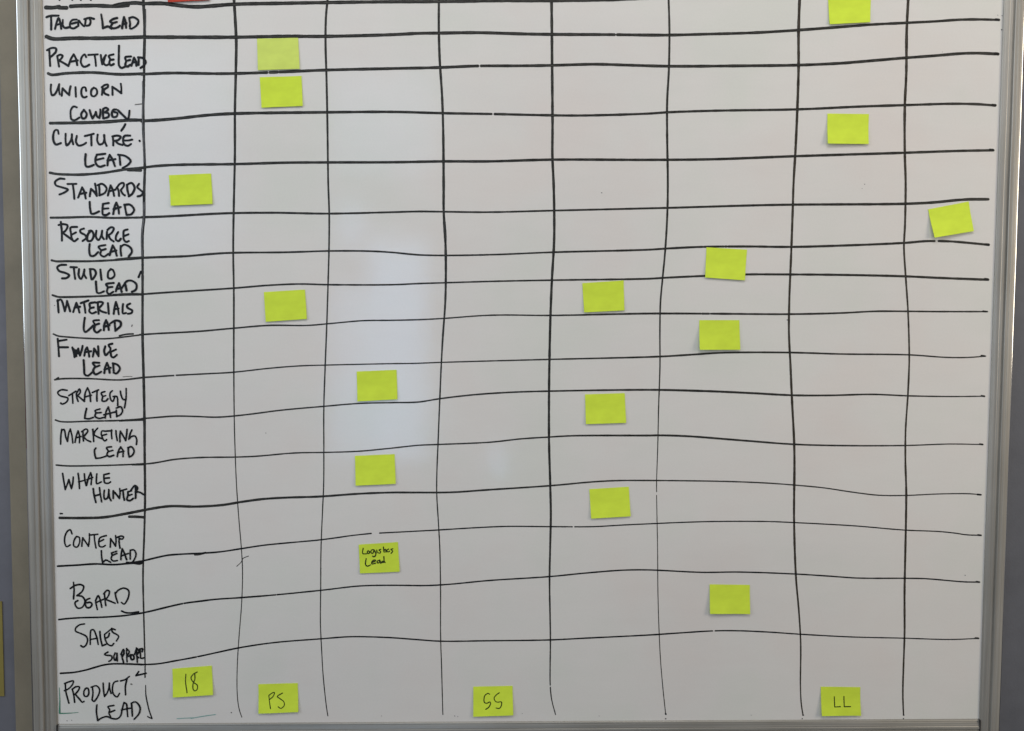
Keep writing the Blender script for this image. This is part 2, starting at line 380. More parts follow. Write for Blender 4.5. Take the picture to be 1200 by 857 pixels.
# rows: label side (x 53..170) and the long pull to the right, each its own stroke, as they were drawn
HR = [
 (["54,9 62,9.2 69.5,8.1", "69,9.3 78,9.4", "83,7.7 90,7.2 112,6.8 134,7.5 150,6.4", "134,7 144,4.8 159,3.6 169,4.6"], "167,4.6 180,4.2 192,4.3 205,6 217.5,7.5 232.5,8.2 250,7 275,5.2 335,4 382,3.2 460,2.2 514,2 585,1 646,1 710,0 760,-2", 4.6, 3.6, [(737, .1)], 0, []),
 (["54.5,43 58,44.6 63,45.8 87,45 122,45 168,43.6"], "166,43.7 210,43.8 275,43.8 330,42.8 382,42.8 460,40.8 490,39.3 514,39 560,38.5 615,40 646,40.5 720,40.8 760,41.3 784,41.3 835,40 885,38.5 935,35.5 985,31.8 1025,28.8 1061,27 1095,25.3 1125,23.3 1150,23 1170,23.5", 4.6, 3.0, [(331, 1.2), (342, .9), (722, 2.2)], 0, [23.5, 1170.5]),
 (["56.5,86.2 60.4,87.8 78,86.1 108,85.2 140,87.3 168,86.6"], "166,87.2 200,85.8 260,86.5 310,85.3 382,82.3 460,80.5 515,79.3 560,77.5 610,77.3 646,76.8 697,75.5 735,76.5 784,77.8 872,77.3 935,76.5 985,74.3 1022,71.3 1061,68 1095,65.5 1125,63 1145,62.5 1169,63.5", 3.5, 3.4, [(314.5, 2.4), (326.5, 1.2), (562, 2.4)], 0, [63.5, 1169.5]),
 (["59,144.5 87,144.2 122,143.1 152,141 168,141"], "166,142 190,140.6 210,138.8 245,135 275,133.3 382,131.8 460,131.3 518,132.8 577,133.8 646,135.3 685,135.5 760,133.3 782,131.8 835,130 935,128.3 1010,125 1060,123.4 1115,121.8 1145,122.3 1166,123.8", 3.8, 3.0, [(578, 2.6)], 0, [123.6, 1166.5]),
 (["58.5,202.6 66,204 78,204.7 98,204.7 122,202.6 148,198.6 168,196.9", "150,199.6 165,199.9"], "164,197 185,194.6 210,193.3 275,192.5 335,190.8 385,190.5 460,190.3 520,189.3 572,189.3 646,187.3 760,187.5 835,186.8 930,183.3 1060,179.2 1125,177 1164,176.3", 3.2, 3.0, [], 0, [176.2, 1163.5]),
 (["59.5,255.3 78,255.1 105,254.4 131,255.5 168,255"], "166,254.8 190,254 210,253 245,251 270,250 320,249.5 385,250.5 460,248.8 490,248 520,248.3 572,248.8 647,247 760,244.3 782,243.8 885,240.8 930,240 1060,239 1095,237.3 1120,234.8 1135,233.8 1158,233.7", 2.7, 2.6, [], 0, []),
 (["60.5,305.2 66,306.4 78,306.3 105,306.3 140,304.6 168,302.5", "136,304.2 150,302.9 168,301.8"], "164,302.4 190,301.4 220,300.3 245,298 270,296.5 335,295.8 385,294.3 425,294.3 445,295 460,296 490,298.8 522,299.5 580,298.5 647,295.8 760,292.8 780,291.5 822,289.5 875,289 927,289.5 985,288 1060,284.8 1085,282.8 1112,283 1135,284.8 1158,287", 2.6, 2.4, [(1097.8, 4.0), (824, .8), (849, .9), (853, .7)], 0, [287, 1158.5]),
 (["61.5,346 68,348 78,348.3 113,347.3 140,345.9 168,345.4", "133,345.6 150,344.6 168,344.8"], "166,345 197,342.8 235,340.4 272,338 315,334.5 350,333 385,333.8 460,333.8 490,332.5 522,331.5 580,329.8 647,328.5 760,326.8 777,325.8 825,323.5 872,321.8 926,321.8 985,322.3 1061,324 1100,325.8 1158,328", 2.4, 2.0, [(677, .9), (693, .8)], 0, [327.7, 1157.5]),
 (["62.6,391.6 68,393.8 78,395 105,396.8 126,397 148,394.7 168,392.2", "140,393.6 148,391.9 156,391.4"], "164,392.4 185,391 210,389.8 235,388.3 272,385 315,381.5 360,381.5 385,379.5 425,376 460,375.5 490,374.8 520,373.3 565,370 590,369.3 645,369.8 760,367.6 835,367.8 925,368.3 985,367 1025,365 1062,365 1100,365.3 1157,365.3", 2.0, 1.9, [(822, 1.0), (832, .8)], 0, [365.3, 1155.5]),
 (["64.5,445.3 68.5,442.8", "64.2,445.2 73.5,444 105,443.9 140,445.4 168,442.6"], "164,442.8 185,441.4 210,439.8 245,438 272,436.5 315,431.8 350,429 385,427.9 425,427 460,426.3 485,426 517,424.8 580,423 645,421.3 760,418.5 785,417.4 810,415.8 847,413.5 925,413.3 985,415 1065,416 1110,419 1135,419 1155,417.5", 2.0, 1.8, [(205, 1.6)], 0, [417.4, 1153.5]),
 (["65,492.3 70,494 78,494.6 105,493.7 140,492.9 168,491", "140,493.4 168,492.3"], "166,490.8 185,489.2 205,487.8 230,488.2 255,489 285,486.5 330,480.8 380,476.3 420,473 460,472 490,471.3 516,467.3 555,462.8 600,459.8 644,458.5 760,457 822,458.3 880,460.8 928,463.3 972,463.5 1022,462.3 1064,464 1112,464.8 1153,464.5", 2.0, 1.9, [], 0, [464.5, 1153.5]),
 (["66,545.1 78,546.1 113,545.8 150,544.6 168,543.5", "155,544.9 168,544.7"], "163,544.4 180,542.8 205,538.5 235,536.3 275,535.8 300,534.8 345,531 380,530.3 420,529 460,525.2 490,522 514,521 575,518.3 610,514.5 644,512.3 672,510.8 760,510.5 772,510.3 805,511.3 870,516.3 930,520.8 985,522.3 1061,522.2 1112,520.5 1151,521", 1.9, 1.7, [], 0, [521, 1151.5]),
 (["70,607 96,607.2 122,606.3 148,602 168,598.1", "151.5,605.6 160,605.7 168,606.3"], "165,598.6 185,595 200,593.3 230,593.8 260,592 285,588 310,584.8 335,583.3 375,582 420,578.8 460,577.3 485,577.3 530,577 570,574.3 645,569.3 695,564.8 725,563.3 760,563.2 850,564.3 900,566.3 930,568.5 965,571.8 1000,577 1030,580.5 1062,580.7 1100,579 1137,578.8 1150,580", 3.2, 1.5, [], 0, [580, 1149]),
 (["67.6,663.6 90,662.4 112,661 133,661.8 154,660.2 167,659.9", "148.5,659.2 156,660 164,661 168,659"], "156,659.5 170,656.8 185,653.2 197,650.8 215,649.4 235,648.5 258,646.8 282,643.2 310,639 375,632.8 395,630.2 410,628 435,625.3 445,624.8 512,621.3 560,618.4 595,617 645,617.3 695,617.3 730,615.4 760,614 825,611.5 900,611.3 930,612.5 1000,616.3 1060,621.3 1100,623 1120,625 1132,626.8 1150,627.5", 2.3, 1.4, [(440, 9), (672, 1.6)], 0, [627.5, 1149.5]),
 (["69,726.2 80,725 96,724 122,723.3 148,721.3 168,718.2", "142.6,716.2 147,718 153,718.4 162.5,717"], "164,719 178,716 190,713 215,707.3 235,704.6 252,702.5 282,700.5 322,697.3 375,692 422,686.8 460,686 500,686.3 527,684.8 572,680.5 644,675.8 685,671.8 730,668.3 760,668 822,670.8 867,670.5 932,672.8 972,675.3 1005,677.5 1060,677.8 1085,678.3 1130,682 1148,682.3", 2.1, 1.7, [(215, 1.4), (324, 1.0)], 0, [682.3, 1147.5]),
 (["71,789.2 87,788 101,785.2 112,782 122,779.3 132,778.1 148,778.2 168,778.9"], "165,779.1 185,778 205,774.6 230,770 255,764.6 280,759.3 320,753.3 375,748.8 410,746.3 435,746.5 460,747.5 488,749.6 516,751.5 572,751 645,750 685,748 760,744.3 790,742.3 835,739.5 865,739.3 900,740.8 937,743.3 997,746.5 1060,748 1112,749.5 1146,748.3", 2.2, 1.5, [(231, 1.0), (837, 2)], 0, [748.2, 1146.5]),
]
def P_(s): return [tuple(float(a) for a in q.split(',')) for q in s.split()]
HW = [  # width along x (photo px) where it differs from a straight taper
 None, None, None, [(160, 3.8), (270, 3.6), (500, 3.0), (700, 2.9), (1166, 3.0)], None,
 [(160, 3.0), (400, 2.4), (600, 2.1), (900, 2.7), (1158, 3.4)], [(160, 3.0), (300, 2.2), (600, 2.0), (830, 2.6), (1158, 2.8)],
 [(160, 2.4), (400, 2.0), (600, 1.9), (760, 2.4), (1158, 2.9)], [(160, 2.2), (400, 1.7), (640, 1.8), (760, 2.5), (1157, 1.9)],
 [(160, 2.0), (400, 1.5), (640, 1.7), (760, 2.2), (900, 2.3), (1155, 1.5)], [(160, 2.0), (400, 1.7), (700, 2.1), (830, 2.8), (1153, 1.4)],
 [(160, 2.0), (400, 1.6), (640, 1.8), (780, 2.6), (1151, 1.3)], [(160, 3.1), (400, 2.5), (560, 2.2), (760, 1.7), (1150, 1.3)],
 [(160, 2.2), (400, 1.6), (760, 1.5), (1150, 1.4)], [(160, 2.2), (400, 1.7), (760, 1.8), (1148, 1.6)], [(160, 2.0), (400, 1.7), (760, 1.8), (1146, 1.3)]]
for i, (lab, main, wl, wr, gaps, _, end) in enumerate(HR):
    st = Strokes(0.00012)
    for s_ in lab: st.stroke(P_(s_), wl)
    prof = HW[i] or [(160, wl), (420, (wl * 1.3 + wr) / 2.3), (1170, wr)]
    for seg in cut(P_(main), gaps, 0):
        pts = thin(seg); st.stroke(pts, wprof(prof, seg[0].x, seg[-1].x))
    if end: st.dark = len(st.f); st.stroke([(end[1] - 3.5, end[0] - .4), (end[1], end[0])], max(2.2, prof[-1][1] * 1.05))
    o = st.build('grid_line', ink_grid if i < 13 else ink_black, wb)
    tag(o, kind=None)

VR = [
 ("167.9,-12 168,0 169.2,25 169.5,43.7 168.9,70 168.9,87.5 168,120 168,148.7 169.4,185 169.7,197.7 168.9,227 168.8,255 167.5,268 166.9,280 167.1,302 167.1,337 167.1,395 168,430 168.9,467 169.4,500 169.5,528 170,585 169,628 168,655 167.6,678 168.3,713 169.2,748 170,778 170,794", [(0, 3.6), (90, 3.2), (255, 3.4), (330, 3.2), (560, 3.3), (600, 2.6), (700, 2.0), (794, 1.7)], []),
 ("274,-12 274.3,0 275.8,25 276.9,50 276.3,87 275.3,132 275.3,180 274.6,214 273.8,251 273.3,296 274,339 274,428 274.5,488 275.5,528 277,565 278.8,593 280.5,615 282.8,642 284.2,668 283.3,705 280,748 278,783 278,813 280,830 283.3,840.5", [(0, 3.6), (130, 3.0), (250, 2.6), (330, 2.3), (428, 2.0), (500, 1.3), (840, 1.1)], []),
 ("384.4,-12 383.8,0 382,20 381.5,50 382.5,87 383.5,132 384.3,192 384.6,214 385.8,251 385.5,294 384.5,331 383,379 381.2,426 379.5,478 379.5,528 379.3,568 378,598 376.2,643 375.8,693 375.5,730 377,763 378.8,793 382.5,828 384.2,839", [(0, 2.8), (200, 2.3), (330, 1.9), (450, 1.8), (560, 1.5), (839, 1.2)], []),
 ("514.4,-12 514.3,0 514.3,37 515.3,70 518,112 519.3,150 519.9,214 520,249 521.8,279 522.5,314 521.8,354 519,394 517.1,428 515.5,465 513.3,520 512,553 511.8,578 513.8,613 515.4,643 516.3,693 516.3,743 517.5,783 518.3,813 519,837.5", [(0, 2.9), (150, 3.0), (300, 3.2), (380, 2.2), (470, 1.7), (640, 1.4), (837, 1.2)], []),
 ("646,-12 646.3,0 647,75 647.5,150 647.3,182 648.7,214 649.5,251 649.3,284 647,324 645.3,364 643.8,427 643.3,478 643.5,523 644.8,568 645.5,603 644.7,643 644,680 645,748 644.8,803 646.5,820 651,837.5", [(0, 3.4), (180, 3.1), (400, 2.9), (600, 2.7), (700, 2.0), (780, 1.6), (837, 1.2)], [(804, 1.5)]),
 ("783,-12 783.5,0 784.5,37 783.8,82 781.8,120 781.8,160 782.6,214 782,251 779.5,294 776.5,326 774,354 773.3,389 773.4,428 771.8,478 770.8,523 769.5,563 769.5,583 770.6,643 771,693 772,730 774,773 777,808 780,836.8", [(0, 2.4), (160, 2.7), (300, 2.3), (380, 1.9), (470, 1.5), (560, 1.0), (837, 1.1)], [(578, 3.0)]),
 ("937.5,-12 937,0 935.8,37 935.8,82 934.3,130 932,180 930,214 928.8,251 927,301 925,351 924.5,389 926.3,428 928.3,473 930.5,515 931,540 930.5,603 931.3,643 933,680 936.3,718 938.3,755 938,805 939,825 941,838", [(0, 3.4), (200, 2.9), (400, 2.5), (560, 2.8), (680, 2.3), (838, 1.5)], []),
 ("1065,-12 1064.3,0 1062.5,37 1062,87 1060.3,125 1060.3,180 1061.3,214 1060.5,264 1059.3,289 1061.3,324 1064,364 1065.5,414 1065.4,428 1063.8,465 1061.3,503 1061,540 1062,578 1061,643 1060,693 1060,743 1058.8,780 1058,813 1058.8,838", [(0, 3.4), (200, 3.0), (300, 2.4), (450, 2.0), (560, 2.4), (743, 2.8), (790, 1.7), (838, 1.7)], []),
]
for i, (pts, prof, gaps) in enumerate(VR):
    st = Strokes(0.00005)
    for seg in cut(P_(pts), gaps, 1):
        st.stroke(thin(seg), wprof(prof, seg[0].y, seg[-1].y))
    if i == 0: st.stroke([(228.5, 650.2), (234, 649.6), (241, 647.8)], 2.4)
    if i == 1: st.stroke([(277.5, 663.8), (282.5, 659), (285, 654.5), (291.3, 651.8)], 0.9)
    if i >= 5: st.dark = len(st.f); st.stroke([P_(pts)[-1], (P_(pts)[-1][0] + .3, P_(pts)[-1][1] + .2)], 2.0)
    st.build('grid_line', ink_brown if i >= 6 else ink_grid, wb)
st = Strokes(0.00020)      # second, drier pull over the first vertical, and its hooked tail
st.stroke(P_("170.8,11 170.9,25 170.4,40"), 1.0); st.stroke(P_("167.2,96 167.8,118 167.0,140 168.6,165 168.8,190"), 1.6)
st.stroke(P_("168.9,238 168.6,255 166.9,268 166.2,282 166.6,300"), 2.2)
st.build('grid_line', ink_worn, wb)
st = Strokes(0.00020)
st.stroke(P_("170.7,803 171.1,815 173,825 175,833 178,841.5"), [(0, 0.8), (.4, 1.6), (1, 1.6)]); st.stroke(P_("173,839.6 175,841 178.2,842.2"), 1.4)
st.build('grid_line', ink_black, wb)

# ------------------------------------------------------------------ handwriting
def word(text, ox, oy, sc, w, data, material=ink_black, parent=wb, surf=None, base=0.00024, label=True):
    st = Strokes(base, surf)
    for s_ in data.split('|'):
        pts = [(ox + x / sc, oy + y / sc) for x, y in P_(s_)]
        st.stroke(pts, w, 0.10)
    o = st.build('handwritten_word', material, parent)
    if label: o['label'] = 'black handwriting reading ' + text
    return o
def cell(text1, d1, text2, d2, ox, oy, w1=2.6, w2=2.6, sc=9.6):
    word(text1, ox, oy, sc, w1, d1)
    if d2: word(text2, ox, oy, sc, w2, d2, base=0.00042)

st = Strokes(0.00024)
for x in (69.8, 84.8, 94.8, 106.4): st.stroke([(x - .4, -9), (x, 0.2)], 2.4)
st.build('handwritten_word', ink_black, wb)['label'] = 'feet of black capitals cut off above the top line'
cell('TALENT', "45,195 90,180 180,178|95,185 97,260 97,335|140,328 160,250 180,205 200,260 210,325|150,285 215,265|228,225 228,290 250,315 300,308|385,222 335,228 308,265 315,312 350,322 390,300|325,270 380,255|402,295 405,232 430,262 470,298 482,250 485,215|470,218 530,203 578,215|530,210 540,245 525,285 495,292",
     'LEAD', "660,165 672,240 680,320|680,320 735,300 775,325|838,205 800,215 760,245 790,265|790,265 768,300 790,320 850,308 870,290|790,262 835,250|895,320 905,250 917,195|917,195 935,250 940,315|900,280 945,262|975,215 985,270 980,300|975,205 1020,195 1078,235 1060,285 1000,325 985,322", 50, 0)
cell('PRACTICE', "75,130 80,220 85,310|50,135 100,110 150,115 150,150 110,195 85,215|165,205 175,260 185,318|165,200 200,185 225,200 200,240 180,252|180,250 230,275 290,312|295,300 320,230 350,182|350,182 375,230 390,303|310,265 395,250|490,212 475,182 445,205 430,270 460,320 495,315 525,298|515,188 620,182|585,190 595,250 600,312|655,190 662,240 672,292|712,190 688,235 690,285 715,305 740,295|672,290 700,225|798,182 745,200 760,238 750,280 770,305 800,290|760,245 798,240",
     'LEAD', "860,85 858,200 862,310 890,335 925,320|995,205 930,215 940,260 930,300 950,320 985,300|940,255 985,245|1000,310 1015,260 1030,218|1030,218 1050,260 1055,310|1010,275 1055,265|1082,228 1080,300|1075,215 1130,225 1160,270 1135,310 1102,335", 50, 45)
cell('UNICORN', "95,90 92,160 108,210 135,200 165,150 187,85|187,85 185,150 192,200|215,215 220,160 225,132|225,132 260,170 300,208|300,208 305,150 315,110|370,120 372,170 375,225|490,160 480,122 450,125 435,170 445,220 470,235 495,225|575,125 550,150 550,210 580,222 612,190 605,140 575,125|675,125 672,165 668,205|665,120 700,95 735,90 735,115 700,140 682,158|685,155 700,190 740,207|787,205 786,150 785,115|785,115 830,145 885,185|885,185 886,130 880,80",
     'COWBOY', "385,345 350,335 320,370 315,430 325,480 360,490 415,460|465,375 435,420 450,470 480,465 497,420 465,375|530,378 545,430 562,470|562,470 590,425 600,398|600,398 615,450 640,465|640,465 652,400 650,370|682,365 680,420 682,470|680,365 715,350 738,370 700,402|700,402 742,415 742,450 690,470|830,370 800,372 780,405 790,452 830,450 842,412 800,395|848,378 890,420 945,472|978,385 972,440 960,475 940,472", 50, 90)
cell('CULTURE', "180,115 170,75 140,75 120,130 125,200 150,235 205,220|260,115 258,180 270,245 300,220 325,170 330,120|330,120 332,180 345,232|385,140 375,200 400,245 450,240 490,215|475,140 520,130 575,115|548,130 548,190 550,245|620,125 615,190 640,235 680,220 695,170 692,130|692,130 700,200 720,250|790,150 795,200 795,245|785,145 840,135 880,150 850,185 810,195|815,192 850,225 900,240|985,135 920,140 905,190 920,235 960,250 995,230|915,190 960,190 1010,180|930,8 910,45 885,80|1090,193 1093,197",
     'LEAD', "485,345 480,420 490,480 520,485 575,465|705,340 610,350|610,350 595,400 600,450 640,485 700,470|600,410 640,400 685,390|730,470 738,400 755,352|755,352 785,400 815,480|730,415 820,400|865,360 870,410 875,465|850,350 930,365 990,420 960,465 900,500", 50, 145)
cell('STANDARDS', "245,95 190,92 140,130 150,165 220,190 285,215 240,250 190,270|280,152 380,150|340,155 350,230 357,318|400,305 425,240 445,190|445,190 470,240 485,315|415,265 490,250|530,290 540,230 545,208|545,208 580,240 610,285|610,285 600,200 590,148|635,170 640,220 640,280|620,165 670,150 720,200 700,250 640,280|735,280 750,220 765,168|765,168 790,220 805,285|745,235 820,215|840,190 855,230 860,285|830,200 870,150 910,140 915,170 880,220|880,220 900,260 925,280|950,160 955,220 970,280|950,160 1000,140 1035,190 1010,260 970,290|1085,150 1065,185 1100,220 1130,250 1100,285 1070,290",
     'LEAD', "530,355 535,430 550,485 580,485 635,460|745,365 680,375|680,375 675,430 680,495 720,500 750,480|680,430 740,425|795,490 810,410 830,362|830,362 850,410 860,485|800,435 880,410|925,395 935,450 945,500|920,385 985,385 1030,440 1000,490 945,500", 50, 200)
cell('RESOURCE', "205,50 215,150 218,260|180,85 230,75 280,90 265,140 225,175|228,175 290,220 350,265|388,106 315,115 320,180 330,240 355,268 395,240|325,195 375,168|465,125 425,140 425,165 480,200 490,230 450,265|545,150 510,190 505,260 545,262 575,200 550,148 520,152|605,150 600,220 630,255 660,200 670,150|670,150 668,210 690,245|725,160 720,240|730,140 770,110 800,120 780,170 740,200|745,200 760,240 800,270|850,165 830,200 825,250 855,265 880,240|955,135 915,150 910,200 915,250 940,275 970,265|915,210 965,190",
     'LEAD', "530,300 525,370 540,430 580,430 625,390|705,310 630,330 660,370|660,370 650,415 690,440 740,410|660,370 710,355|755,425 775,360 790,315|790,315 815,360 835,430|760,390 830,370|880,320 878,370 885,430|880,330 920,305 990,340 1005,385 970,438", 50, 255)
cell('STUDIO', "265,72 200,75 165,100 185,140 260,165 300,190 270,220 220,225|315,98 385,100|352,105 358,170 367,230|410,120 405,190 430,232 455,190 470,125|470,125 468,180 490,220|535,125 540,180 550,235|530,120 580,125 600,170 565,235|650,125 655,180 663,240|770,120 740,150 740,220 775,225 810,190 790,130 765,120|1105,150 1080,210",
     'LEAD', "600,260 605,330 615,385 640,390 690,370|800,275 715,290 735,322|735,322 725,378 750,400 795,375|735,325 785,320|825,370 840,320 860,278|860,278 875,320 890,375|830,345 895,330|932,292 945,360|900,320 950,255 1000,250 1055,290 1050,350 1005,375", 50, 303)
cell('MATERIALS', "170,65 175,140 180,205|165,75 205,60 240,150 250,190|250,190 270,110 275,75|275,75 295,140 310,192|345,200 360,150 380,97|380,97 400,150 415,205|360,150 420,140|430,100 515,70|465,95 475,150 482,208|590,90 530,105 535,150|535,150 525,190 555,215 600,200|535,155 575,148|620,90 625,160 630,220|600,95 650,85 680,95 650,140 625,160|628,160 660,190 715,208|735,100 740,160 745,220|800,220 810,150 825,87|825,87 845,150 857,225|805,170 855,160|905,110 900,160 905,215 940,210|985,105 950,125 955,150 1010,185 1000,210 960,220",
     'LEAD', "475,265 465,340 465,400 480,425 530,390 570,350|635,290 570,300 592,342|592,342 580,400 610,430 655,400|590,345 635,330|690,405 695,340 715,292|715,292 735,340 745,400|690,365 750,350|810,305 815,360 820,410|760,330 820,295 875,310 880,350 820,410", 50, 345)
cell('FINANCE', "170,40 178,140 185,235|175,65 270,50|185,135 285,135|335,138 350,190 360,245|360,245 385,200 402,150|345,150 370,200 380,235|402,155 410,190 420,225|350,165 395,175|365,200 405,205|420,228 440,170 450,120|470,230 480,170 500,137|500,137 515,180 525,240|475,190 545,180|565,240 575,190 580,150|580,150 605,190 630,235|630,235 628,170 625,125|705,125 693,180 710,225 745,190|785,95 742,110 765,150 760,185 825,160|765,190 775,240 800,250 835,220",
     'LEAD', "462,280 468,370 475,440 510,455 560,415|640,310 565,310 592,350|592,350 570,400 595,440 660,410|590,360 640,340|695,425 705,360 725,312|725,312 745,360 755,420|695,385 765,365|795,330 800,400|790,315 840,330 870,375 830,430 800,420", 50, 393)
cell('STRATEGY', "275,120 210,115 170,145 195,180 285,210 270,250 220,275 205,265|295,180 375,130|335,155 338,210 340,265|380,160 385,200 400,245|385,150 415,105 425,140 395,180|395,180 430,210 470,245|470,240 480,150 505,92|505,92 530,150 540,245|475,195 550,175|560,145 630,115|615,120 610,180 612,240|700,135 660,150 677,190|677,190 670,238 710,240 735,215|675,190 710,180|785,125 760,150 765,220 790,245 810,200|795,190 835,190 845,240 845,292|875,130 885,180 910,225 940,220|940,100 940,190 930,270 922,315",
     'LEAD', "495,325 480,390 475,435|475,435 520,440 570,425|645,330 590,350 602,372|602,372 590,410 630,435 690,425|600,375 660,370|705,430 715,360 740,307|740,307 755,360 765,425|690,395 830,360|830,345 835,415|830,320 880,305 900,350 880,390 835,415", 50, 445, 2.1, 2.1)
cell('MARKETING', "215,80 205,160 203,245|215,90 240,80 262,170 280,215|280,215 295,120 312,75|312,75 330,150 340,232|365,225 380,150 400,97|400,97 415,150 415,230|375,175 430,160|455,110 455,160 460,210|440,105 490,75 510,95 480,140 460,165|460,165 500,200 540,218|565,80 570,140 575,215|620,65 590,100 575,140|575,140 620,165 670,185|720,100 665,100 660,140|665,150 680,190 700,210 720,195|665,150 720,135|700,100 780,95|775,85 775,130 780,185|825,95 830,150 840,205|870,220 870,150 875,100|875,100 905,150 935,205|935,205 945,140 950,80|1005,85 985,130 970,190|970,190 1000,160 1040,155 1060,200 1055,250",
     'LEAD', "600,290 585,310 590,370 600,405|600,405 650,400 715,380|775,275 720,285 740,322|740,322 725,365 750,385 800,370|735,330 790,315|840,385 855,320 880,277|880,277 905,320 905,385|845,340 915,325|965,290 965,340 975,390|960,285 1000,275 1030,320 1010,370 975,390", 50, 495, 2.1, 2.1)
cell('WHALE', "225,95 240,190 255,275|255,275 280,210 295,165|295,165 310,220 325,265|325,265 340,200 345,135|400,95 410,180 415,265|470,100 475,160 490,232|405,190 480,170|495,230 515,150 540,87|540,87 552,130 545,220|500,165 565,140|610,100 605,160 610,210 660,190|750,95 690,110|690,110 690,150 700,200 740,205 765,190|690,150 750,145|200,546 222,547",
     'HUNTER', "570,265 580,340 600,420|640,255 650,330 665,415|590,345 650,330|695,285 690,340 700,385 730,370 745,310 745,275|745,300 755,370 770,400|795,375 795,320 795,290|795,290 830,330 865,375|865,375 872,320 868,265|880,290 945,270|905,290 910,340 920,395|1000,290 960,300|960,300 960,340 950,390 985,400 1020,375|960,345 1005,330|1045,240 1045,310 1045,375|1052,250 1050,370|990,290 1040,230 1070,260 1045,302|1045,302 1090,305 1150,340", 50, 545, 2.1, 2.15)
cell('CONTENT', "235,150 215,105 185,120 155,180 155,260 175,295 215,275|285,180 260,220 255,285 290,300 320,250 315,190 285,180|345,290 350,230 355,195|355,195 390,245 420,290|420,290 430,220 430,150|430,165 525,155|485,165 490,230 505,310|620,170 550,195 535,240 545,290 580,298 610,280|540,240 590,215|665,300 668,240 668,205|668,205 700,250 725,290|725,290 730,230 725,170|730,195 790,175 815,185 800,210 775,205|765,200 765,250 775,310",
     'LEAD', "565,340 570,420 580,475|580,475 615,445 670,470|740,345 680,365|680,365 685,395 675,430 700,455 745,450|685,395 740,370|785,440 790,370 800,317|800,317 825,370 850,440|785,400 870,370|890,345 890,435|890,335 930,330 955,370 945,420 910,470 850,470", 60, 610, 2.0, 2.0)
cell('BOARD', "252,120 258,210 252,305|215,190 270,155 330,145 365,165 350,220 290,270|290,270 350,280 380,330 350,400 300,410 270,370 270,345 300,325|435,300 395,320 385,370 405,405 440,400 460,365 440,345 405,350|520,425 505,360 500,325|500,325 530,270 555,330 570,400|500,350 590,310|600,250 605,310 615,380|590,250 630,210 655,220 640,280 610,310|610,310 660,330 720,355|720,235 730,290 750,350|720,250 760,205 820,185 870,210 875,260 850,330 820,365 790,345",
     None, None, 60, 670, 2.05)
cell('SALES', "375,60 320,70 275,110 275,140 340,170 395,200 410,240 390,300 360,320 335,305|440,290 440,200 450,130 475,125 510,200 530,290|440,235 520,220|548,145 555,220 575,305|575,305 615,290|600,180 610,240 640,290 680,305 705,280|610,225 645,200 655,165|600,178 680,115|720,125 680,110|680,110 690,150 740,180 760,200 735,250",
     'SUPPORT', "640,375 600,400 615,410 680,420 680,460 650,480|720,385 705,430 720,470 740,430 740,390|740,400 745,475|790,395 800,440 815,490|785,400 815,345 820,390 800,430|850,335 850,400 855,485|850,340 880,370 860,420 900,420|890,410 905,460 930,455 925,410 895,405|960,330 965,400 970,490|940,400 965,335 990,370 960,410|960,410 985,440|1000,340 1005,400 1010,445 1045,440|985,350 1030,335 1025,370", 60, 725, 1.95, 2.0)
cell('PRODUCT', "160,160 165,240 200,375|150,155 200,135 250,125 240,165 200,210 150,235|240,220 255,290 265,365|235,220 280,190 320,195 300,240 270,275|270,275 320,330 350,365 370,355|395,205 370,240 375,295 410,295 425,250 410,205 380,215|465,195 470,270 460,335|450,195 510,180 545,220 530,290 480,355 460,335|585,150 590,230 600,300|600,300 630,260 650,200 655,150|655,150 658,210 675,265|750,125 710,140 690,200 700,270 740,305 770,265|780,125 830,110 880,75|855,95 835,190 838,280|985,20 955,65|955,65 1070,38",
     'LEAD', "515,395 510,470 525,570|525,570 570,540 630,525 680,545 740,550 780,520 800,440 820,367|820,367 845,380 855,450 862,525|705,400 640,415 660,450 650,480 670,530|655,480 715,455|790,450 890,430|905,380 910,450 915,520|900,375 950,360 1000,420 990,490 935,555", 60, 785, 1.95, 1.95)

st = Strokes(0.00024); st.stroke(P_("69.6,806 70.2,820 70,835"), [(0, .7), (.5, 1.2), (1, 2.0)]); st.stroke(P_("70,836 76,836 87,835.4 92,834.8"), [(0, 1.6), (.6, 1.1), (1, .5)])
st.build('marker_scribble', ink_green, wb)['label'] = 'green corner of an old marker box'
st = Strokes(0.00024); st.stroke(P_("207.5,842.3 218,841.6 228,841.2"), .9); st.stroke(P_("224,842 238,839.4 252.5,837.4"), 1.0)
st.build('marker_scribble', ink_teal, wb)['label'] = 'faded teal dash near the bottom rail'
for pts, w in (("158.5,122.8 162,122.4 166,122", 1.2), ("144,441.8 150,441.2 155,441.4", .7), ("155,381 154.4,382.6", 1.2), ("153.5,801.6 154.5,802", 1.6)):
    st = Strokes(0.00026); st.stroke(P_(pts), w); st.build('marker_scribble', ink_faint, wb)
st = Strokes(0.00024)
for x, y, w in ((705, 226, 1.1), (1013, 216, .9), (1010, 221, .6), (922.4, 375, 1.1), (1130.8, 674.2, .9), (532.8, 839, .9), (536.4, 839.6, .7), (1058.6, 842.0, 1.3), (940, 842, 1.2),
                (780, 842.2, 1.4), (78.6, 844.6, .9), (84, 844, .8), (1169, 18, .8), (1174, 18.6, 1.0), (1173.6, 35, 1.3), (64, 358, .9), (311.5, 507.5, .8), (271, 835, 1.2), (49.6 + 3, 45, .8),
                (1104, 61, .5), (447, 839, .6), (612, 836, .5), (702, 839, .6), (880, 838, .6)):
    st.stroke([(x, y), (x + .25, y + .2)], w)
tag(st.build('ink_speck', ink_worn, wb), kind='stuff')

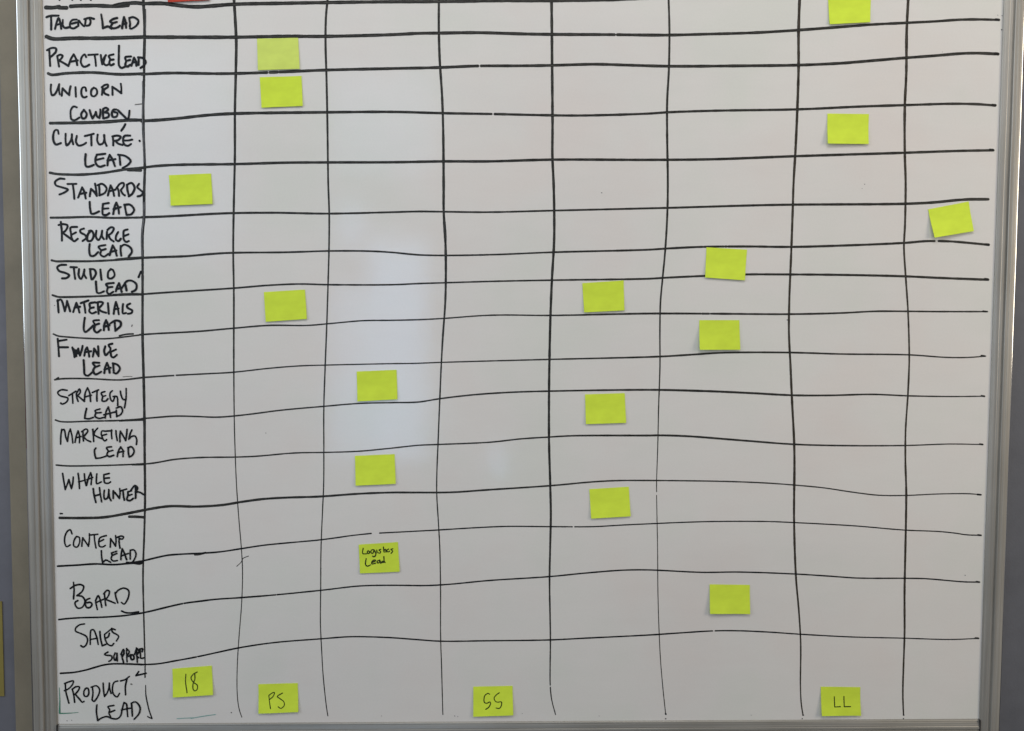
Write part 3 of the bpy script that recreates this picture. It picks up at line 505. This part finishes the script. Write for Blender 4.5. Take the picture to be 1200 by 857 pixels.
# ------------------------------------------------------------------ sticky notes
GROUP = 'lime sticky notes on the whiteboard'
def sticky(corners, label, material=paper_lime, curl=0.004, side=0.0, seed=0, name='sticky_note', group=GROUP, cat='sticky note', y0=0.0, bend=0.0):
    TL, TR, BR, BL = [board(*c_) for c_ in corners]
    c0 = (TL + TR + BR + BL) / 4
    def lift(u, w):
        q = max(0.0, (w - 0.22) / 0.78)
        h_ = 0.0005 + 0.42 * curl * q ** 1.7 + 0.0010 * bend * math.sin(math.pi * w)
        h_ += abs(side) * 0.004 * q * (u if side > 0 else 1 - u) ** 2
        h_ += 0.00035 * noise.noise(Vector((u * 2.3 + seed, w * 1.8, seed * 3.1)))
        return h_
    nu, nw = 10, 10
    vs, fs = [], []
    for side_ in (0, 1):
        for j in range(nw + 1):
            for i in range(nu + 1):
                u, w = i / nu, j / nw
                p = (TL * (1 - u) + TR * u) * (1 - w) + (BL * (1 - u) + BR * u) * w
                y = y0 - lift(u, w) + 0.00012 * side_
                vs.append((p.x - c0.x, y, p.z - c0.z))
    K = (nu + 1) * (nw + 1)
    vs += vs[:]            # the cut edges keep their own vertices, so the sheet shades crisp
    ix = lambda i, j, s_: s_ * K + j * (nu + 1) + i
    for j in range(nw):
        for i in range(nu):
            fs.append((ix(i, j, 0), ix(i, j + 1, 0), ix(i + 1, j + 1, 0), ix(i + 1, j, 0)))
            fs.append((ix(i, j, 1), ix(i + 1, j, 1), ix(i + 1, j + 1, 1), ix(i, j + 1, 1)))
    ix = lambda i, j, s_: 2 * K + s_ * K + j * (nu + 1) + i
    for i in range(nu):
        fs += [(ix(i, 0, 0), ix(i + 1, 0, 0), ix(i + 1, 0, 1), ix(i, 0, 1)), (ix(i, nw, 1), ix(i + 1, nw, 1), ix(i + 1, nw, 0), ix(i, nw, 0))]
    for j in range(nw):
        fs += [(ix(0, j, 1), ix(0, j + 1, 1), ix(0, j + 1, 0), ix(0, j, 0)), (ix(nu, j, 0), ix(nu, j + 1, 0), ix(nu, j + 1, 1), ix(nu, j, 1))]
    o = link(name, vs, fs, material, smooth=True)
    me = o.data
    for p in me.polygons:
        if p.index >= nu * nw * 2: p.use_smooth = False
    o.location = (c0.x, 0, c0.z)
    tag(o, label, cat, group)
    ex, ez = TR - TL, BL - TL
    def surf(x, z):
        dx, dz = x - TL.x, z - TL.z
        det = ex.x * ez.z - ez.x * ex.z
        u = (dx * ez.z - dz * ez.x) / det; w = (ex.x * dz - ex.z * dx) / det
        return lift(min(1, max(0, u)), min(1, max(0, w)))
    return o, surf

NOTES = [
 ([(301.3, 45.6), (349.5, 44.6), (351.5, 81.3), (302.5, 82.8)], 'pale faded lime sticky note beside PRACTICE LEAD, directly above a brighter one', paper_pale, .002, 0),
 ([(304.5, 90.8), (353.5, 89.3), (355.2, 124.8), (306.8, 126.8)], 'bright lime sticky note in the UNICORN COWBOY row, directly under the pale faded one', paper_lime, .003, 0),
 ([(198, 205.5), (247.5, 203.5), (249.8, 239.5), (200.8, 241.5)], 'blank lime sticky note in the STANDARDS LEAD row next to the words', paper_lime, .004, 0),
 ([(309.3, 342.5), (357.5, 339.5), (360, 374), (311.8, 377.3)], 'blank lime sticky note in the second grid column of the MATERIALS LEAD row', paper_lime, .0035, 0),
 ([(970, -8), (1020.8, -10), (1018.8, 27), (971.3, 29.3)], 'lime sticky note cut off by the top of the picture, at upper right', paper_lime, .004, 0),
 ([(969.5, 133.3), (1018, 134), (1016.8, 169.5), (968.3, 169.3)], 'blank lime sticky note in the CULTURE LEAD row, second column from the right frame', paper_lime, .005, -.5),
 ([(1087.5, 245.5), (1135, 236.3), (1139.8, 271.3), (1092.3, 279.3)], 'tilted lime sticky note beside the right frame, rotated anticlockwise', paper_lime, .005, -.8),
 ([(827.8, 290), (875.3, 292.8), (872.3, 328.8), (825.8, 325.5)], 'lime sticky note covering a grid line, its lower end over the STUDIO LEAD row line', paper_lime, .004, 0),
 ([(682.3, 332), (730.8, 328.8), (731.5, 364), (684.3, 366.3)], 'blank lime sticky note in the fifth grid column of the MATERIALS LEAD row', paper_lime, .0035, 0),
 ([(819.5, 375.3), (866.3, 375.3), (866.8, 410), (818.5, 410)], 'blank lime sticky note in the FINANCE LEAD row', paper_lime, .005, -.8),
 ([(418, 435.5), (464.8, 433.5), (466, 468), (419, 470.5)], 'blank lime sticky note in the third grid column of the STRATEGY LEAD row', paper_lime, .003, 0),
 ([(685.5, 462.3), (732, 460.8), (733.5, 495.5), (686.3, 497)], 'blank lime sticky note under the STRATEGY row line in the fifth grid column', paper_lime, .004, 0),
 ([(416, 534.3), (462.5, 532.3), (464, 566.8), (417, 569)], 'blank lime sticky note in the WHALE HUNTER row, above the Logistics Lead note', paper_lime, .004, 0),
 ([(690.5, 573.3), (736.8, 570.5), (738.8, 604.8), (692.5, 607.5)], 'blank lime sticky note in the fifth grid column of the CONTENT LEAD row', paper_lime, .004, 0),
 ([(420.4, 638.2), (466.3, 635.3), (468.6, 669.7), (422, 671.7)], 'lime sticky note with Logistics Lead written on it', paper_lime, .003, 0),
 ([(831.5, 684.8), (878.5, 685.5), (878.3, 718.8), (831, 718.3)], 'blank lime sticky note in the BOARD row', paper_lime, .006, -.3),
 ([(202.1, 783.7), (248.3, 780), (250.4, 813.6), (203.4, 816.5)], 'lime sticky note with the number 18 in the bottom row', paper_lime, .005, 0),
 ([(302.9, 801.8), (349, 800.5), (350.1, 833.6), (303.4, 835.4)], 'lime sticky note with the letters PS in the bottom row', paper_lime, .005, 0),
 ([(554.6, 804.7), (600.6, 803.7), (601.4, 837.3), (554.6, 839.1)], 'lime sticky note with the letters SS above the bottom rail', paper_lime, .005, 0),
 ([(961.7, 804.7), (1007.9, 805.2), (1007.9, 837.8), (961.4, 837.5)], 'lime sticky note with the letters LL near the bottom right corner', paper_lime, .005, -.5),
]
built = []
for k, (c_, lab, m_, curl, side) in enumerate(NOTES):
    built.append(sticky(c_, lab, m_, curl, side, seed=k * 1.7 + 0.3, bend=(0.4 if k % 3 == 0 else 0.1)))
sticky([(196, -34), (245, -37), (246.6, 1.0), (197.6, 3.6)], 'red sticky note at the top, only its lower edge in the picture', paper_red, .004, 0, 40.2, group='notes in other colours')

def note_words(i, text, ox, oy, sc, w, data, m_):
    o, surf = built[i]
    st = Strokes(0.00012, surf)
    for s_ in data.split('|'): st.stroke([(ox + x / sc, oy + y / sc) for x, y in P_(s_)], w, 0.12)
    st.v = [(x - o.location.x, y, z - o.location.z) for x, y, z in st.v]
    q = st.build('handwritten_word', m_, o); q['label'] = 'pen writing reading ' + text
note_words(14, 'Logistics', 410, 630, 17.14, 1.45, "268,215 262,320 335,325|370,262 350,290 360,320 385,318 398,280 370,262|480,242 435,250 425,300 460,318 490,250|490,250 525,320 510,370 480,385 460,370|540,250 550,300|620,235 585,250 622,280 610,310 575,305|675,190 690,290|690,255 720,232 727,290|780,230 745,250 765,290 800,270|865,225 820,235 862,270 830,315", ink_pen)
note_words(14, 'Lead', 410, 630, 17.14, 1.45, "330,420 318,540 350,570 420,545|440,500 522,460 490,445 445,485 445,525 520,510|600,450 552,470 555,505 590,500 605,450|605,450 625,515|690,470 648,475 640,500 690,490|685,380 695,480 712,497", ink_pen)
note_words(16, '18', 195, 775, 19.05, 1.35, "440,285 435,450 475,685|695,235 600,290 555,370 610,460 700,530 695,620 640,645 605,600 605,490 640,400 640,285", ink_pen2)
note_words(17, 'PS', 295, 795, 19.05, 1.2, "385,375 400,500 430,660|385,380 450,330 510,310 480,400 410,460|690,325 575,400 640,450 720,510 735,590 660,655 600,620", ink_pen)
note_words(18, 'SS', 550, 798, 19.47, 1.2, "465,300 430,280 360,320 335,400 345,480 400,500 470,470 485,510 440,590 375,635|685,265 620,310 565,380 590,450 640,475 730,470 735,530 690,610 610,605", ink_pen)
note_words(19, 'LL', 955, 798, 19.48, 1.2, "435,355 435,580|435,580 565,572|655,350 655,575|655,575 800,575", ink_pen)

# yellow sheet stuck to the wall left of the trim
a = board(2.2, 705, 0.033); b_ = board(2.2, 816, 0.033)
ys = box('yellow_sheet', a.x - 0.09, a.x, 0.0328, 0.0337, b_.z, a.z, paper_yellow)
tag(ys, 'sliver of bright yellow paper on the wall at the far left edge', 'paper sheet')
